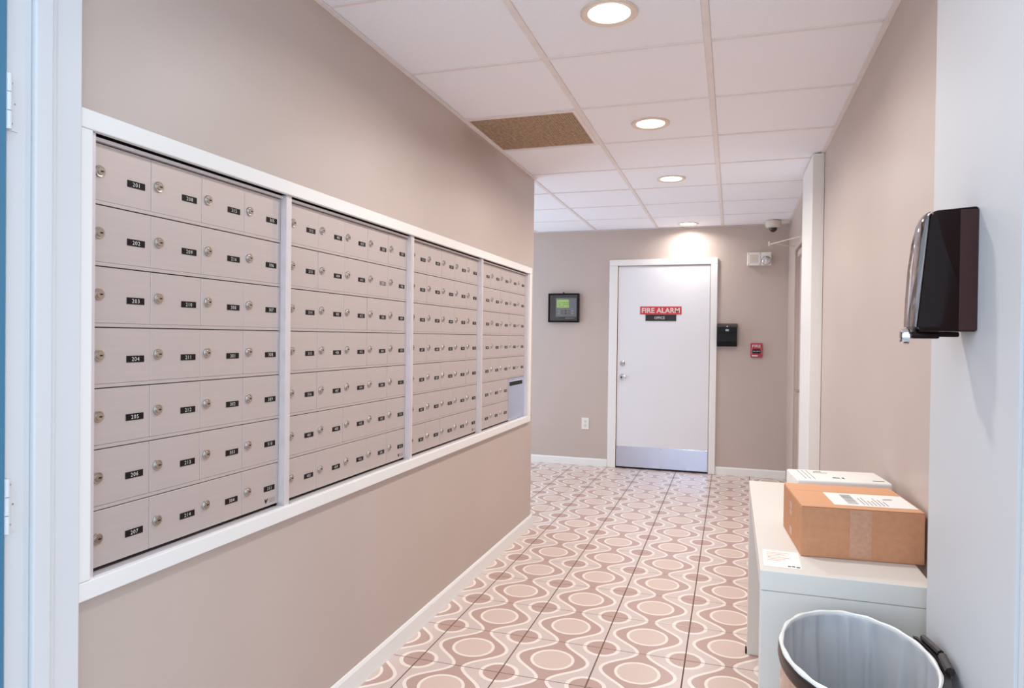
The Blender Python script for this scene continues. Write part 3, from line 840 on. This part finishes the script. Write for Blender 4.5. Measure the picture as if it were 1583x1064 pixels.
for j, (r, z) in enumerate(prof_l):
    depth = max(0.0, min(1.0, (zr - z) / 0.16))
    for i in range(n):
        a = 2 * PI * i / n
        fold = 0.0
        for fr_, am, q in ((9, 0.5, 0), (14, 0.45, 1), (23, 0.4, 2), (37, 0.25, 3)):
            fold += am * (1.0 - 2.0 * abs(math.sin(0.5 * fr_ * a + ph[q] + 0.5 * depth)) ** 0.6)
        rr = r - (0.070 + 0.105 * fold) * depth - 0.006 * (1 + math.sin(23 * a + ph[4])) * (1 if j > 2 else 0)
        rr = min(rr, 0.948 if j > 2 else 2.0)
        zz = z + (0.0014 * math.sin(9 * a + ph[5]) + 0.001 * math.sin(17 * a + ph[6])) * (1 if j in (1, 2) else 0.3)
        v.append((bx + ra * rr * math.cos(a), by + rb * rr * math.sin(a), zz))
for j in range(len(prof_l) - 1):
    for i in range(n):
        f.append((j * n + i, j * n + (i + 1) % n, (j + 1) * n + (i + 1) % n, (j + 1) * n + i))
li = build('liner', MB().add(v, f), 'liner', t)
li.data.polygons.foreach_set('use_smooth', [True] * len(li.data.polygons))
hn = 96
hv, hf = [], []
for i in range(hn):
    a = 2 * PI * i / hn
    kk = 0.962 + 0.003 * math.sin(7 * a + ph[1]) + 0.002 * math.sin(13 * a + ph[2])
    hr = 0.0048 + 0.0009 * math.sin(17 * a + ph[3])
    for q in range(8):
        b_ = 2 * PI * q / 8
        hv.append((bx + (ra * kk + hr * math.cos(b_)) * math.cos(a), by + (rb * kk + hr * math.cos(b_)) * math.sin(a), zr + 0.003 + hr * 1.2 * math.sin(b_)))
for i in range(hn):
    for q in range(8):
        hf.append((i * 8 + q, i * 8 + (q + 1) % 8, ((i + 1) % hn) * 8 + (q + 1) % 8, ((i + 1) % hn) * 8 + q))
build('liner_hem', MB().add(hv, hf), 'poly', t, smooth=True)
li['label'] = 'thin white plastic liner folded over the rim'
# hinge on the right of the rim
hp = MB()
def rim_pt(a, k, z): return (bx + ra * k * math.cos(a), by + rb * k * math.sin(a), z)
seg = 14
a0, a1 = math.radians(-32), math.radians(30)
vv, ff = [], []
for i in range(seg + 1):
    a = a0 + (a1 - a0) * i / seg
    for (kk, zz) in ((1.015, zr - 0.02), (1.075, zr - 0.02), (1.07, zr + 0.008), (1.00, zr + 0.012)):
        vv.append(rim_pt(a, kk, zz))
for i in range(seg):
    for q in range(4):
        ff.append((i * 4 + q, i * 4 + (q + 1) % 4, (i + 1) * 4 + (q + 1) % 4, (i + 1) * 4 + q))
ff += [(0, 1, 2, 3), tuple(seg * 4 + q for q in range(4))[::-1]]
hp.add(vv, ff)
hg = build('lid_hinge', hp, 'rim', t, smooth=True)
build('hinge_pin', MB().tube([rim_pt(math.radians(24), 1.065, zr + 0.016), rim_pt(math.radians(6), 1.075, zr + 0.016)], 0.007), 'rim', hg, smooth=True)
build('hinge_lug', MB().tube([rim_pt(math.radians(3), 1.07, zr + 0.015), rim_pt(math.radians(-12), 1.07, zr + 0.013)], 0.009), 'rim', hg, smooth=True)

# ------------------------------------------------------------------ soap dispenser on the pier
X0 = 0.4395
sy0, sy1 = 1.500, 1.600
t = thing('soap_dispenser', 'glossy dark brown wall dispenser with a clear front on the white pier', 'soap dispenser', (X0, 1.56, 1.32))
def rounded(poly, r, seg=4):
    out = []
    n_ = len(poly)
    for i in range(n_):
        p0, p1, p2 = Vector(poly[i - 1]), Vector(poly[i]), Vector(poly[(i + 1) % n_])
        rad = r[i] if isinstance(r, (list, tuple)) else r
        if rad <= 0: out.append(tuple(p1)); continue
        d0, d1 = (p0 - p1).normalized(), (p2 - p1).normalized()
        A, B = p1 + d0 * rad, p1 + d1 * rad
        for k_ in range(seg + 1):
            q = k_ / seg
            out.append(tuple((1 - q) ** 2 * A + 2 * q * (1 - q) * p1 + q * q * B))
    return out
side = rounded([(X0, 1.336), (X0, 1.573), (X0 - 0.078, 1.567), (X0 - 0.098, 1.345), (X0 - 0.092, 1.336)], [0.004, 0.006, 0.012, 0.004, 0.003])
bm = bmesh.new()
me0 = MB().prism(side, 1, sy0, sy1).mesh('shell', 'dispenser')
bm.from_mesh(me0)
cap_edges = [e for e in bm.edges if abs(e.verts[0].co.y - e.verts[1].co.y) < 1e-6 and len(e.link_faces) == 2]
bmesh.ops.bevel(bm, geom=cap_edges, offset=0.0035, segments=2, affect='EDGES', profile=0.5)
for q in bm.verts: q.co -= Vector((X0, 1.56, 1.32))
bm.to_mesh(me0); bm.free()
me0.polygons.foreach_set('use_smooth', [True] * len(me0.polygons)); me0.set_sharp_from_angle(angle=math.radians(40))
link('shell', me0, t, (X0, 1.56, 1.32))
build('wall_plate', MB().rbox(X0 - 0.030, X0 - 0.0002, sy0 - 0.0012, sy1 + 0.001, 1.338, 1.567, 0.001, 1), 'dispenser_back', t)
fw_, ff_ = [], []
for (z_, xi, xo, yb_) in ((1.345, 0.0995, 0.1055, 1.594), (1.40, 0.0945, 0.1040, 1.593), (1.46, 0.0892, 0.1010, 1.590), (1.51, 0.0848, 0.0965, 1.584), (1.545, 0.0818, 0.0910, 1.575), (1.560, 0.0806, 0.0855, 1.566), (1.566, 0.0800, 0.0812, 1.560)):
    fw_ += [(X0 - xi, sy0 + 0.006, z_), (X0 - xo + 0.003, sy0 + 0.006, z_), (X0 - xo, sy0 + 0.012, z_), (X0 - xo, yb_ - 0.012, z_), (X0 - xo + 0.006, yb_, z_), (X0 - xi, yb_, z_)]
for r_ in range(6):
    for q in range(6):
        ff_.append((r_ * 6 + q, r_ * 6 + (q + 1) % 6, (r_ + 1) * 6 + (q + 1) % 6, (r_ + 1) * 6 + q))
ff_ += [tuple(range(6))[::-1], tuple(range(36, 42))]
build('front_window', MB().add(fw_, ff_), 'smoke_clear', t, smooth=True)
build('push_bar', MB().rbox(X0 - 0.104, X0 - 0.055, sy0 + 0.02, sy1 - 0.012, 1.322, 1.3355, 0.004, 2), 'dispenser', t, smooth=True)
build('nozzle_ring', MB().lathe([(0.013, X0 - 0.118), (0.016, X0 - 0.114), (0.016, X0 - 0.1045), (0.010, X0 - 0.1045), (0.010, X0 - 0.116), (0.013, X0 - 0.118)], (0, 1.545, 1.326), 0, 20), 'chrome', t, smooth=True)
build('drip_tab', MB().rbox(X0 - 0.060, X0 - 0.020, sy0 + 0.03, sy0 + 0.08, 1.326, 1.3355, 0.002, 1), 'dispenser', t)
